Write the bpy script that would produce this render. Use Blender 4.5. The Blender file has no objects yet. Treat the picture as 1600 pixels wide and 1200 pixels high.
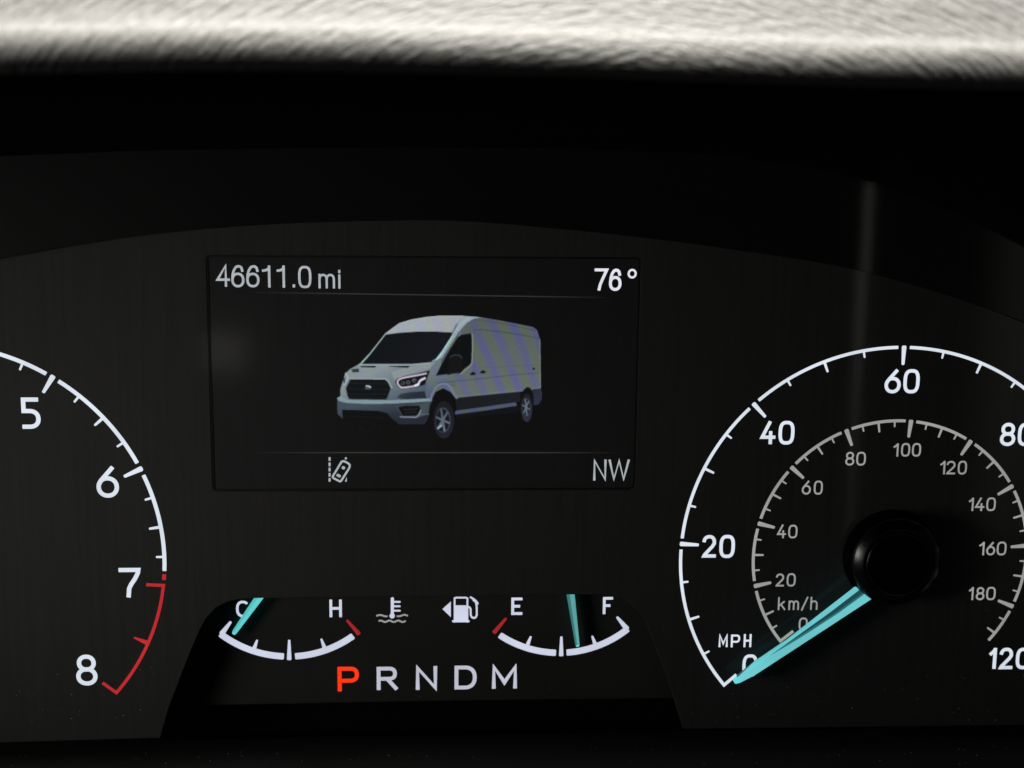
import bpy, math, random
import numpy as np
from mathutils import Matrix, Vector

S = bpy.context.scene
COL = S.collection
MM = 0.001
random.seed(7)

# ------------------------------------------------------------------ camera
FPX, PITCH, YAW, ROLL, DIST = 2200.0, 0.1794, -0.0560, -0.0101, 278.0     # focal length in pixels of a 1600 px wide frame


def _rot():
    cr, sr = math.cos(ROLL), math.sin(ROLL)
    cp, sp = math.cos(PITCH), math.sin(PITCH)
    cy, sy = math.cos(YAW), math.sin(YAW)
    R = np.array([[cr, 0, sr], [0, 1, 0], [-sr, 0, cr]])
    P = np.array([[1, 0, 0], [0, cp, sp], [0, -sp, cp]])
    Y = np.array([[cy, -sy, 0], [sy, cy, 0], [0, 0, 1]])
    return Y @ P @ R


ROT = _rot()
CAM = -(ROT @ np.array([0, 1.0, 0])) * DIST          # millimetres; the panel face is the plane y = 0


def at(px, py, y=0.0):
    """Point (x, z) in mm of the plane at depth y (mm, towards the windscreen positive) seen at a pixel of the photograph."""
    d = ROT @ np.array([(px - 800) / FPX, 1.0, -(py - 600) / FPX])
    t = (y - CAM[1]) / d[1]
    q = CAM + d * t
    return float(q[0]), float(q[2])


cam_data = bpy.data.cameras.new('camera')
cam = bpy.data.objects.new('camera', cam_data)
COL.objects.link(cam)
right, fwd, up = ROT[:, 0], ROT[:, 1], ROT[:, 2]
m = Matrix(((right[0], up[0], -fwd[0], CAM[0] * MM), (right[1], up[1], -fwd[1], CAM[1] * MM),
            (right[2], up[2], -fwd[2], CAM[2] * MM), (0, 0, 0, 1)))
cam.matrix_world = m
cam_data.sensor_width = 36.0
cam_data.lens = FPX / 1600 * 36.0
cam_data.clip_start = 0.005
cam_data.clip_end = 20.0
cam_data.dof.use_dof = True
cam_data.dof.focus_distance = DIST * MM
cam_data.dof.aperture_fstop = 22.0
S.camera = cam

# ------------------------------------------------------------------ world, sun, lamps
W = bpy.data.worlds.new('World')
S.world = W
W.use_nodes = True
W.node_tree.nodes['Background'].inputs[0].default_value = (0.9, 0.95, 1.0, 1)
W.node_tree.nodes['Background'].inputs[1].default_value = 0.003


def aim(o, loc, target):
    o.location = loc
    o.rotation_euler = (Vector(target) - Vector(loc)).to_track_quat('-Z', 'Y').to_euler()


sun_d = bpy.data.lights.new('sun', 'SUN')
sun_d.energy = 5.0
sun_d.angle = math.radians(42)
sun_d.color = (1.0, 0.967, 0.90)
sun = bpy.data.objects.new('sun', sun_d)
COL.objects.link(sun)
aim(sun, (0, 0.35, 1.2), (0, 0, 0))


def area(name, loc, target, sx, sy, power, color=(1, 1, 1), spread=180):
    d = bpy.data.lights.new(name, 'AREA')
    d.shape = 'RECTANGLE'
    d.size, d.size_y = sx, sy
    d.energy = power
    d.color = color
    d.spread = math.radians(spread)
    o = bpy.data.objects.new(name, d)
    COL.objects.link(o)
    aim(o, loc, target)
    return o


# assumed daylight from the left: an area lamp added beside the panel
area('assumed_left_light', (-0.265, -0.125, -0.025), (-0.03, 0.0, -0.015), 0.07, 0.10, 0.0083, (1.0, 0.985, 0.94), spread=54)


def mirror_point(px, py, dist, y=0.0):
    """Where, dist mm in front of the panel, the cabin point sits that the panel's clear coat mirrors at this pixel."""
    x, z = at(px, py, y)
    d = np.array([x, y, z]) - CAM
    d = d / np.linalg.norm(d)
    r = np.array([d[0], -d[1], d[2]])
    p = np.array([x, y, z]) + r * (dist / abs(r[1]))
    return Vector(p) * MM


# assumed source of the pale streak: an added lamp, tall and narrow, mirrored in the clear coat of the panel
pa, pb = mirror_point(1354, 285, 420), mirror_point(1324, 905, 420)
pc = (pa + pb) / 2
strip = area('added_strip_light', pc, pc + Vector((0, 1, 0)), 0.0046, (pa - pb).length, 0.0020, (1.0, 0.96, 0.86))
zax = Vector((0, -1, 0))
yax = (pa - pb).normalized()
xax = yax.cross(zax).normalized()
yax = zax.cross(xax).normalized()
strip.matrix_world = Matrix(((xax[0], yax[0], zax[0], pc[0]), (xax[1], yax[1], zax[1], pc[1]), (xax[2], yax[2], zax[2], pc[2]), (0, 0, 0, 1)))

# assumed small bright source: an added area lamp, mirrored as a soft spot by the screen's cover
gp = mirror_point(346, 549, 420)
spot = area('added_spot_light', gp, gp + Vector((0, 1, 0)), 0.022, 0.018, 0.00030, (1.0, 0.97, 0.84))

# brighter side of the cabin, mirrored faintly at the right end of the panel: an added area lamp with a soft edge
ga, gb = mirror_point(1480, 640, 420), mirror_point(1800, 640, 420)
glow = area('right_glow_light', (ga + gb) / 2, (ga + gb) / 2 + Vector((0, 1, 0)), (ga - gb).length, 0.24, 0.008, (1.0, 0.97, 0.88), spread=60)
glow.matrix_world = Matrix(((-1, 0, 0, glow.location[0]), (0, 0, -1, glow.location[1]), (0, -1, 0, glow.location[2]), (0, 0, 0, 1)))


def lamp_ramp(lamp, axis, f0, f1, t0, t1):
    """Uneven brightness along one side of an area lamp."""
    lamp.data.use_nodes = True
    nt = lamp.data.node_tree
    g = nt.nodes.new('ShaderNodeNewGeometry')
    sp = nt.nodes.new('ShaderNodeSeparateXYZ')
    mr = nt.nodes.new('ShaderNodeMapRange')
    mr.interpolation_type = 'SMOOTHERSTEP'
    for k, v in zip(('From Min', 'From Max', 'To Min', 'To Max'), (f0, f1, t0, t1)):
        mr.inputs[k].default_value = v
    nt.links.new(g.outputs['Parametric'], sp.inputs[0])
    nt.links.new(sp.outputs[axis], mr.inputs['Value'])
    nt.links.new(mr.outputs['Result'], nt.nodes['Emission'].inputs['Strength'])


lamp_ramp(glow, 0, 1.0, 0.6, 0.0, 1.0)
lamp_ramp(strip, 1, 0.0, 1.0, 0.30, 1.15)

S.view_settings.view_transform = 'Standard'
S.view_settings.look = 'None'
S.view_settings.exposure = 2.0        # exposed for the dim panel: the sunlit hood burns out
S.view_settings.gamma = 1


# ------------------------------------------------------------------ materials
def lin(c):
    out = []
    for v in c:
        v = v / 255.0
        out.append(v / 12.92 if v <= 0.04045 else ((v + 0.055) / 1.055) ** 2.4)
    return out


def new_mat(name):
    mt = bpy.data.materials.new(name)
    mt.use_nodes = True
    nt = mt.node_tree
    return mt, nt, nt.nodes['Principled BSDF']


def N(nt, t, **kw):
    n = nt.nodes.new(t)
    for k, v in kw.items():
        setattr(n, k, v)
    return n


LIT = 0.25            # lamp strength that reads as the given colour at this exposure


def lit(name, rgb, gain=1.0, base=(0.02, 0.02, 0.02), uneven=0.10, scale=90.0):
    """Backlit print: a translucent window in the panel with a slightly uneven lamp behind it."""
    mt, nt, b = new_mat(name)
    b.inputs['Base Color'].default_value = (*base, 1)
    b.inputs['Roughness'].default_value = 0.5
    b.inputs['Specular IOR Level'].default_value = 0.2
    c = lin(rgb)
    b.inputs['Emission Color'].default_value = (*c, 1)
    tc = N(nt, 'ShaderNodeTexCoord')
    no = N(nt, 'ShaderNodeTexNoise')
    no.inputs['Scale'].default_value = scale
    no.inputs['Detail'].default_value = 3
    mr = N(nt, 'ShaderNodeMapRange')
    mr.inputs['From Min'].default_value = 0.3
    mr.inputs['From Max'].default_value = 0.7
    mr.inputs['To Min'].default_value = gain * LIT * (1 - uneven)
    mr.inputs['To Max'].default_value = gain * LIT * (1 + uneven)
    nt.links.new(tc.outputs['Object'], no.inputs['Vector'])
    nt.links.new(no.outputs['Fac'], mr.inputs['Value'])
    nt.links.new(mr.outputs['Result'], b.inputs['Emission Strength'])
    return mt


def plastic(name, base, rough, coat=0.0, coat_rough=0.04, brushed=0.0, grain=0.0, grain_scale=2500.0, spec=0.4):
    mt, nt, b = new_mat(name)
    b.inputs['Roughness'].default_value = rough
    b.inputs['Specular IOR Level'].default_value = spec
    b.inputs['Coat Weight'].default_value = coat
    b.inputs['Coat Roughness'].default_value = coat_rough
    tc = N(nt, 'ShaderNodeTexCoord')
    no = N(nt, 'ShaderNodeTexNoise')
    mp = N(nt, 'ShaderNodeMapping')
    mp.inputs['Scale'].default_value = (1, 1, 0.03) if brushed else (1, 1, 1)
    no.inputs['Scale'].default_value = 900 if brushed else 45
    no.inputs['Detail'].default_value = 4
    no.inputs['Roughness'].default_value = 0.6
    nt.links.new(tc.outputs['Object'], mp.inputs['Vector'])
    nt.links.new(mp.outputs['Vector'], no.inputs['Vector'])
    mr = N(nt, 'ShaderNodeMapRange')
    mr.inputs['From Min'].default_value = 0.3
    mr.inputs['From Max'].default_value = 0.7
    k = brushed or 0.12
    mr.inputs['To Min'].default_value = 1 - k
    mr.inputs['To Max'].default_value = 1 + k
    nt.links.new(no.outputs['Fac'], mr.inputs['Value'])
    mx = N(nt, 'ShaderNodeVectorMath', operation='SCALE')
    mx.inputs[0].default_value = base
    nt.links.new(mr.outputs['Result'], mx.inputs['Scale'])
    nt.links.new(mx.outputs['Vector'], b.inputs['Base Color'])
    if grain:
        g = N(nt, 'ShaderNodeTexNoise')
        g.inputs['Scale'].default_value = grain_scale
        g.inputs['Detail'].default_value = 3
        bp = N(nt, 'ShaderNodeBump')
        bp.inputs['Strength'].default_value = grain
        bp.inputs['Distance'].default_value = 0.0001
        nt.links.new(tc.outputs['Object'], g.inputs['Vector'])
        nt.links.new(g.outputs['Fac'], bp.inputs['Height'])
        nt.links.new(bp.outputs['Normal'], b.inputs['Normal'])
    return mt


M_FACE = plastic('matt_black_face', (0.0310, 0.0309, 0.0298), 0.75, coat=0.12, coat_rough=0.05, brushed=0.12, grain=0.25, spec=0.15)
M_ARCH = plastic('shade_black_arch', (0.0052, 0.0052, 0.0052), 0.5, coat=0.12, coat_rough=0.05, spec=0.15)  # reflected and shaded darkness of the arch, put into the colour
M_LOWER = plastic('smoked_lower_face', (0.026, 0.026, 0.024), 0.8, spec=0.1, grain=0.15)
M_BLACK = plastic('cavity_black', (0.003, 0.003, 0.003), 0.9, spec=0.05)
M_TRIM = plastic('grained_black_trim', (0.028, 0.028, 0.0275), 0.8, spec=0.1, grain=0.6, grain_scale=1800)
M_HUB = plastic('satin_black_hub', (0.0018, 0.0018, 0.0018), 0.27, spec=0.38)
M_HUBTOP = plastic('matt_black_hub_top', (0.0012, 0.0012, 0.0012), 0.9, spec=0.03)
M_SCREEN = plastic('dark_screen', (0.0255, 0.0255, 0.0260), 0.7, coat=0.50, coat_rough=0.10, brushed=0.10, spec=0.1)
M_FRAME = plastic('screen_frame', (0.008, 0.008, 0.008), 0.6, spec=0.2)
M_DUST = plastic('grey_dust', (0.55, 0.53, 0.47), 0.9)
M_UNDER = plastic('shade_black_underside', (0.004, 0.004, 0.0045), 0.95, spec=0.02)  # shade under the hood put into a near-black colour

M_WHITE = lit('backlit_white', (219, 227, 238), 1.0)
M_WHITE_SMALL = lit('backlit_cool_white', (204, 209, 228), 1.0)
M_GEAR = lit('backlit_gear_white', (190, 191, 206), 1.0)
M_GREY = lit('backlit_grey', (152, 154, 150), 1.0, uneven=0.14)
M_RED = lit('backlit_red', (182, 37, 43), 1.0)
M_RED_SMALL = lit('backlit_deep_red', (160, 34, 38), 1.0)
M_PARK = lit('backlit_orange_red', (255, 52, 10), 1.15, uneven=0.05)
M_CYAN = lit('lit_cyan_needle', (108, 198, 203), 0.96, base=(0.03, 0.12, 0.12), uneven=0.12, scale=60)
M_CYAN_TIP = lit('lit_cyan_tip', (100, 225, 228), 1.0, base=(0.03, 0.12, 0.12))
M_CYAN_SIDE = lit('shaded_cyan_flank', (40, 96, 101), 1.0, base=(0.03, 0.12, 0.12))  # darker copy of the needle cyan: shade of the prong sides painted in
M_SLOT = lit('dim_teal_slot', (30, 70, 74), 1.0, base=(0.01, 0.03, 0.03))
M_TXT = lit('screen_grey', (170, 176, 180), 1.0, uneven=0.12, scale=600)
M_TXT_HI = lit('screen_white', (226, 228, 238), 1.0, uneven=0.08, scale=600)


def col_mat(name):
    mt, nt, b = new_mat(name)
    b.inputs['Base Color'].default_value = (0.01, 0.01, 0.011, 1)
    b.inputs['Roughness'].default_value = 0.6
    b.inputs['Specular IOR Level'].default_value = 0.1
    a = N(nt, 'ShaderNodeAttribute', attribute_name='Col')
    nt.links.new(a.outputs['Color'], b.inputs['Emission Color'])
    b.inputs['Emission Strength'].default_value = LIT
    return mt


M_PIX = col_mat('screen_pixels')


def hood_mat():
    mt, nt, b = new_mat('grained_dash_vinyl')
    b.inputs['Base Color'].default_value = (0.098, 0.0965, 0.092, 1)
    b.inputs['Roughness'].default_value = 0.62
    b.inputs['Specular IOR Level'].default_value = 0.35
    tc = N(nt, 'ShaderNodeTexCoord')
    sp = N(nt, 'ShaderNodeSeparateXYZ')
    nt.links.new(tc.outputs['Object'], sp.inputs[0])

    def mth(op, a, b_):
        n = N(nt, 'ShaderNodeMath', operation=op)
        for i, v in enumerate((a, b_)):
            if isinstance(v, (int, float)):
                n.inputs[i].default_value = v
            else:
                nt.links.new(v, n.inputs[i])
        return n.outputs[0]
    # grain drawn along lines that sweep from one diagonal to the other across the hood
    xs = mth('SUBTRACT', sp.outputs['X'], 0.008)
    w = mth('ADD', mth('ADD', sp.outputs['Z'], mth('MULTIPLY', sp.outputs['Y'], 0.5)), 0.034)
    rad_ = mth('SQRT', mth('ADD', mth('MULTIPLY', xs, xs), mth('MULTIPLY', w, w)), 0.0)
    ang_ = mth('ARCTAN2', xs, w)
    cx = N(nt, 'ShaderNodeCombineXYZ')
    nt.links.new(mth('MULTIPLY', ang_, 17.0), cx.inputs[0])
    nt.links.new(mth('MULTIPLY', rad_, 1250.0), cx.inputs[1])
    nt.links.new(mth('MULTIPLY', sp.outputs['Y'], 20.0), cx.inputs[2])
    no = N(nt, 'ShaderNodeTexNoise')
    no.inputs['Scale'].default_value = 1.0
    no.inputs['Detail'].default_value = 2.5
    no.inputs['Roughness'].default_value = 0.55
    nt.links.new(cx.outputs[0], no.inputs['Vector'])
    bp = N(nt, 'ShaderNodeBump')
    bp.inputs['Strength'].default_value = 1.0
    bp.inputs["Distance"].default_value = 0.00052
    nt.links.new(no.outputs['Fac'], bp.inputs['Height'])
    nt.links.new(bp.outputs['Normal'], b.inputs['Normal'])
    return mt


M_HOOD = hood_mat()


# ------------------------------------------------------------------ object helpers
def thing(name, label, cat, loc=(0, 0, 0), group=None):
    o = bpy.data.objects.new(name, None)
    COL.objects.link(o)
    o.empty_display_size = 0.01
    o.location = Vector(loc) * MM
    o['label'] = label
    o['category'] = cat
    if group:
        o['group'] = group
    return o


def base_of(o):
    p = Vector((0, 0, 0))
    while o is not None:
        p += o.location
        o = o.parent
    return p


def mesh(name, verts, faces, mat, parent=None, label=None, smooth=False, mats=None, fm=None):
    """verts in mm, world coordinates; stored relative to the parent."""
    me = bpy.data.meshes.new(name)
    off = base_of(parent) if parent is not None else Vector((0, 0, 0))
    me.from_pydata([tuple(Vector(v) * MM - off) for v in verts], [], faces)
    for mm_ in (mats or [mat]):
        me.materials.append(mm_)
    if fm:
        me.polygons.foreach_set('material_index', fm)
    if smooth:
        me.polygons.foreach_set('use_smooth', [True] * len(me.polygons))
    me.update()
    o = bpy.data.objects.new(name, me)
    COL.objects.link(o)
    if parent is not None:
        o.parent = parent
    if label:
        o['label'] = label
    return o


def part(name, parent, label=None):
    o = bpy.data.objects.new(name, None)
    COL.objects.link(o)
    o.empty_display_size = 0.005
    o.parent = parent
    if label:
        o['label'] = label
    return o


class MB:
    def __init__(s):
        s.v, s.f = [], []

    def add(s, v, f):
        k = len(s.v)
        s.v += v
        s.f += [tuple(i + k for i in q) for q in f]

    def prism(s, poly, y_front, y_back):
        """poly: (x, z) counter-clockwise seen from the camera side, convex or gently concave; a raised slab."""
        n = len(poly)
        v = [(x, y_front, z) for x, z in poly] + [(x, y_back, z) for x, z in poly]
        f = [tuple(range(n))] + [(i, i + n, (i + 1) % n + n, (i + 1) % n) for i in range(n)]
        s.add(v, f)

    def ribbon(s, pts, width, y, closed=False, ext=True, thick=0.04, rnd=0.2):
        """A flat print stroke along pts (x, z), raised by thick mm above the surface y."""
        P = [np.array(p, float) for p in pts]
        Q = [P[0]]
        for p in P[1:]:
            if np.hypot(*(p - Q[-1])) > 1e-5:
                Q.append(p)
        if closed and np.hypot(*(Q[0] - Q[-1])) < 1e-5:
            Q.pop()
        P = Q
        h = width / 2
        ws = None
        if isinstance(ext, bool):
            ext = (ext, ext)
        if not closed:
            if ext[0]:
                d = P[0] - P[1]
                P[0] = P[0] + d / np.hypot(*d) * h
            if ext[1]:
                d = P[-1] - P[-2]
                P[-1] = P[-1] + d / np.hypot(*d) * h
            # slightly rounded ends
            c = h * rnd
            d0 = P[1] - P[0]
            d1 = P[-2] - P[-1]
            l0, l1 = np.hypot(*d0), np.hypot(*d1)
            c0, c1 = min(c, l0 * .4), min(c, l1 * .4)
            P = [P[0], P[0] + d0 / l0 * c0] + P[1:-1] + [P[-1] + d1 / l1 * c1, P[-1]]
            ws = [h - c * .8, h] + [h] * (len(P) - 4) + [h, h - c * .8]
        n = len(P)
        L, R = [], []
        for i in range(n):
            a = P[i - 1] if (closed or i > 0) else None
            b = P[(i + 1) % n] if (closed or i < n - 1) else None
            d1 = (P[i] - a) if a is not None else (b - P[i])
            d2 = (b - P[i]) if b is not None else d1
            d1, d2 = d1 / np.hypot(*d1), d2 / np.hypot(*d2)
            n1, n2 = np.array([-d1[1], d1[0]]), np.array([-d2[1], d2[0]])
            mm_ = n1 + n2
            l = np.hypot(*mm_)
            mm_ = mm_ / l if l > 1e-6 else n1
            k = 1 / max(0.48, float(mm_ @ n1))
            hh = ws[i] if ws else h
            L.append(P[i] + mm_ * hh * k)
            R.append(P[i] - mm_ * hh * k)
        yt = y - thick
        v = []
        for i in range(n):
            v += [(L[i][0], yt, L[i][1]), (R[i][0], yt, R[i][1]), (L[i][0], y + .02, L[i][1]), (R[i][0], y + .02, R[i][1])]
        f = []
        for i in range(n if closed else n - 1):
            a, b = 4 * i, 4 * ((i + 1) % n)
            f += [(a, a + 1, b + 1, b), (a, b, b + 2, a + 2), (a + 1, a + 3, b + 3, b + 1)]
        if not closed:
            e = 4 * (n - 1)
            f += [(0, 2, 3, 1), (e, e + 1, e + 3, e + 2)]
        s.add(v, f)

    def build(s, name, mat, parent=None, label=None, **kw):
        return mesh(name, s.v, s.f, mat, parent, label, **kw)


# ------------------------------------------------------------------ stroke lettering
def se(cx, cy, rx, ry, a0, a1, n=2.0, k=22):
    out = []
    for i in range(k + 1):
        a = math.radians(a0 + (a1 - a0) * i / k)
        c, s_ = math.cos(a), math.sin(a)
        out.append((cx + rx * math.copysign(abs(c) ** (2 / n), c), cy + ry * math.copysign(abs(s_) ** (2 / n), s_)))
    return out


G = {
    '0': [(se(.5, .5, .5, .5, 0, 360, 2.9, 44)[:-1], True, True)],
    '1': [([(0, .77), (.5, .86), (.92, 1)], False, (True, False)), ([(1, 1), (1, 0)], False, True)],
    '2': [(se(.47, .71, .5, .29, 165, -12, 2.3) + [(.80, .50), (.05, .06), (0, 0), (1, 0)], False, True)],
    '4': [([(.60, 1), (0, .27), (1, .27)], False, True), ([(.72, .58), (.72, 0)], False, (False, True))],
    '5': [([(.90, 1), (.05, 1), (.05, .58), (.36, .58)] + se(.40, .29, .60, .29, 90, -90, 2.3)[1:] + [(.06, 0)], False, True)],
    '6': [(se(.5, .32, .5, .32, 0, 360, 2.1, 40)[:-1], True, True), ([(.74, 1), (.14, .56), (.03, .42)], False, (True, False))],
    '7': [([(0, 1), (1, 1), (.97, .88), (.80, .66), (.56, .43), (.44, .27), (.40, 0)], False, True)],
    '8': [(se(.5, .76, .43, .24, 0, 360, 2.1, 36)[:-1], True, True), (se(.5, .265, .5, .265, 0, 360, 2.1, 36)[:-1], True, True)],
    'C': [(se(.55, .5, .55, .5, 42, 318, 2.4, 30), False, False)],
    'H': [([(0, 0), (0, 1)], False, True), ([(1, 0), (1, 1)], False, True), ([(0, .5), (1, .5)], False, False)],
    'E': [([(1, 1), (0, 1), (0, 0), (1, 0)], False, True), ([(0, .5), (.9, .5)], False, False)],
    'F': [([(1, 1), (0, 1), (0, 0)], False, True), ([(0, .5), (.85, .5)], False, False)],
    'P': [([(0, 0), (0, 1), (.55, 1)] + se(.6, .71, .4, .29, 90, -90, 2.4)[1:] + [(0, .42)], False, (True, False))],
    'R': [([(0, 0), (0, 1), (.55, 1)] + se(.6, .74, .36, .26, 90, -90, 2.4)[1:] + [(0, .48)], False, (True, False)), ([(.5, .48), (1, 0)], False, (False, True))],
    'N': [([(0, 0), (0, 1), (1, 0), (1, 1)], False, True)],
    'D': [([(0, 0), (0, 1), (.42, 1)] + se(.46, .5, .54, .5, 90, -90, 2.3, 26)[1:] + [(.42, 0)], True, True)],
    'M': [([(0, 0), (0, 1), (.5, .22), (1, 1), (1, 0)], False, True)],
    'W': [([(0, 1), (.24, 0), (.5, 1), (.76, 0), (1, 1)], False, True)],
    'k': [([(0, 0), (0, 1)], False, True), ([(.88, .66), (.06, .30)], False, (True, False)), ([(.36, .44), (1, 0)], False, (False, True))],
    'm': [([(0, 0), (0, 1)], False, True), ([(0, .62)] + se(.25, .62, .25, .38, 180, 0, 2.2, 12)[1:] + [(.5, 0)], False, (False, True)),
          ([(.5, .62)] + se(.75, .62, .25, .38, 180, 0, 2.2, 12)[1:] + [(1, 0)], False, (False, True))],
    'h': [([(0, 0), (0, 1)], False, True), ([(0, .4)] + se(.5, .4, .5, .28, 180, 0, 2.4, 14)[1:] + [(1, 0)], False, (False, True))],
    '/': [([(0, 0), (1, 1)], False, True)],
    'i': [([(.5, 0), (.5, .72)], False, True), ([(.5, .93), (.5, 1)], False, True)],
    '.': [([(.5, .2), (.5, .8)], False, True)],
    'deg': [(se(.5, .5, .5, .5, 0, 360, 2, 24)[:-1], True, True)],
    # grotesque figures of the display
    's4': [([(.74, 0), (.74, 1), (0, .30), (1, .30)], False, True)],
    's6': [(se(.5, .31, .5, .31, 0, 360, 2.2, 36)[:-1], True, True), ([(.93, .78), (.86, .92), (.72, .985), (.55, 1), (.35, .96), (.16, .81), (.04, .6), (0, .33)], False, (True, False))],
    's1': [([(0, .80), (.45, .82), (.80, .90)], False, (True, False)), ([(.9, 1), (.9, 0)], False, True)],
    's7': [([(0, 1), (1, 1), (.62, .52), (.42, .24), (.32, 0)], False, True)],
}
WORD = {'1': 'digit', 'deg': 'degree_sign', '/': 'slash', '.': 'decimal_point'}


def glyph(g, box, sw_px, y, mat, parent, name=None, label=None, zoff=0.0):
    """One character whose inked box is box = (x0, top, x1, bottom) in photograph pixels, on the plane y."""
    x0, t, x1, b = box
    cx, cy = (x0 + x1) / 2, (t + b) / 2
    X0, X1 = at(x0, cy, y)[0], at(x1, cy, y)[0]
    Z0, Z1 = at(cx, b, y)[1], at(cx, t, y)[1]
    k = (X1 - X0) / (x1 - x0)
    sw = sw_px * k
    h = sw / 2
    mb = MB()
    for i, (pts, closed, ext) in enumerate(G[g]):
        w = max(X1 - X0 - sw, 1e-3)
        P = [(X0 + h + u * w if X1 - X0 > sw * 1.05 else (X0 + X1) / 2, Z0 + h + v * (Z1 - Z0 - sw)) for u, v in pts]
        # ends that reach the box are kept inside it: the stroke was inset by half its width
        mb.ribbon(P, sw, y, closed, ext, thick=0.04 + 0.012 * i)
    c = g[-1] if g[0] == 's' and len(g) == 2 else g
    nm = name or ('digit' if c.isdigit() else 'degree_sign' if g == 'deg' else 'slash' if g == '/' else 'decimal_point' if g == '.' else 'letter')
    return mb.build(nm, mat, parent, label)


def numeral(root, chars, boxes, sw, y, mat, name='numeral'):
    if len(chars) == 1:
        return glyph(chars[0], boxes[0], sw, y, mat, root, name)
    p = part(name, root)
    for c, bx in zip(chars, boxes):
        glyph(c, bx, sw, y, mat, p)
    return p


def polar(c, r, deg):
    a = math.radians(deg)
    return (c[0] + r * math.cos(a), c[1] + r * math.sin(a))


def arc_part(root, c, r, w, a0, a1, y, mat, name='scale_arc', label=None, pre=(), post=()):
    n = max(3, int(abs(a1 - a0) / 1.6))
    pts = [polar(c, r, a0 + (a1 - a0) * i / n) for i in range(n + 1)]
    mb = MB()
    mb.ribbon(list(pre) + pts + list(post), w, y, False, False, thick=0.04, rnd=0.25)
    return mb.build(name, mat, root, label)


def tick_part(root, c, r0, r1, w0, w1, a, y, mat, name, label=None, th=0.055):
    """Tapered tick from radius r0 (outer, width w0) to r1 (inner, width w1), with softened corners."""
    u = np.array([math.cos(math.radians(a)), math.sin(math.radians(a))])
    n = np.array([-u[1], u[0]])
    C = np.array(c)
    q = 0.22
    s_ = 1 if r0 > r1 else -1
    P = [C + u * r0 + n * w0 * .3, C + u * (r0 - s_ * q * w0) + n * w0 / 2, C + u * (r1 + s_ * q * w1) + n * w1 / 2, C + u * r1 + n * w1 * .28,
         C + u * r1 - n * w1 * .28, C + u * (r1 + s_ * q * w1) - n * w1 / 2, C + u * (r0 - s_ * q * w0) - n * w0 / 2, C + u * r0 - n * w0 * .3]
    mb = MB()
    mb.prism([tuple(p) for p in P], y - th, y + .02)
    return mb.build(name, mat, root, label)


# ------------------------------------------------------------------ the panel: face, dark arch, cavity, trim
PANEL = thing('instrument_panel', 'matt black instrument panel face carrying the round dials and the central screen', 'instrument panel', (0, 0, 0))


def interp(tab, x):
    return float(np.interp(x, [t[0] for t in tab], [t[1] for t in tab]))


def smooth_curve(tab, xs):
    """Catmull-Rom through a table."""
    X = [t[0] for t in tab]
    Yv = [t[1] for t in tab]
    out = []
    for x in xs:
        i = max(0, min(len(X) - 2, int(np.searchsorted(X, x)) - 1))
        t = (x - X[i]) / (X[i + 1] - X[i])
        p1, p2 = Yv[i], Yv[i + 1]
        m1 = (p2 - (Yv[i - 1] if i > 0 else p1)) / ((X[i + 1] - (X[i - 1] if i > 0 else X[i])))
        m2 = (((Yv[i + 2] if i + 2 < len(Yv) else p2)) - p1) / (((X[i + 2] if i + 2 < len(X) else X[i + 1])) - X[i])
        d = X[i + 1] - X[i]
        h00, h10, h01, h11 = 2 * t**3 - 3 * t**2 + 1, t**3 - 2 * t**2 + t, -2 * t**3 + 3 * t**2, t**3 - t**2
        out.append(h00 * p1 + h10 * d * m1 + h01 * p2 + h11 * d * m2)
    return out


INNER = [(-260, 458), (-100, 424), (0, 404), (200, 371), (400, 352), (600, 345), (700, 345), (800, 351), (1000, 371), (1200, 398), (1330, 420), (1500, 468), (1640, 520), (1860, 620)]
OUTER = [(-260, 270), (0, 250), (200, 242), (400, 238), (660, 236), (900, 238), (1100, 246), (1250, 264), (1370, 291), (1500, 340), (1640, 408), (1860, 540)]
XS = list(range(-240, 1841, 40))
Y_ARCH = -2.5
inner_px = list(zip(XS, smooth_curve(INNER, XS)))
outer_px = list(zip(XS, smooth_curve(OUTER, XS)))

left_cut = [(250, 1153), (264, 1105), (280.6, 1061), (299.3, 1014), (313.3, 981.6), (322.6, 965), (336.6, 950), (355, 940), (378.6, 935.2), (412.5, 934.3)]
right_cut = [(948, 928.5), (970, 934), (988, 945), (1002, 961), (1012, 979), (1021, 1001), (1034, 1036), (1050, 1080), (1068, 1139)]
SCR = [(322.5, 398), (1001, 402), (993, 766), (331, 767)]


def round_rect(x0, z0, x1, z1, r, k=5):
    out = []
    for cx, cz, a in ((x1 - r, z1 - r, 0), (x0 + r, z1 - r, 90), (x0 + r, z0 + r, 180), (x1 - r, z0 + r, 270)):
        for i in range(k + 1):
            out.append(polar((cx, cz), r, a + 90 * i / k))
    return out


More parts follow.
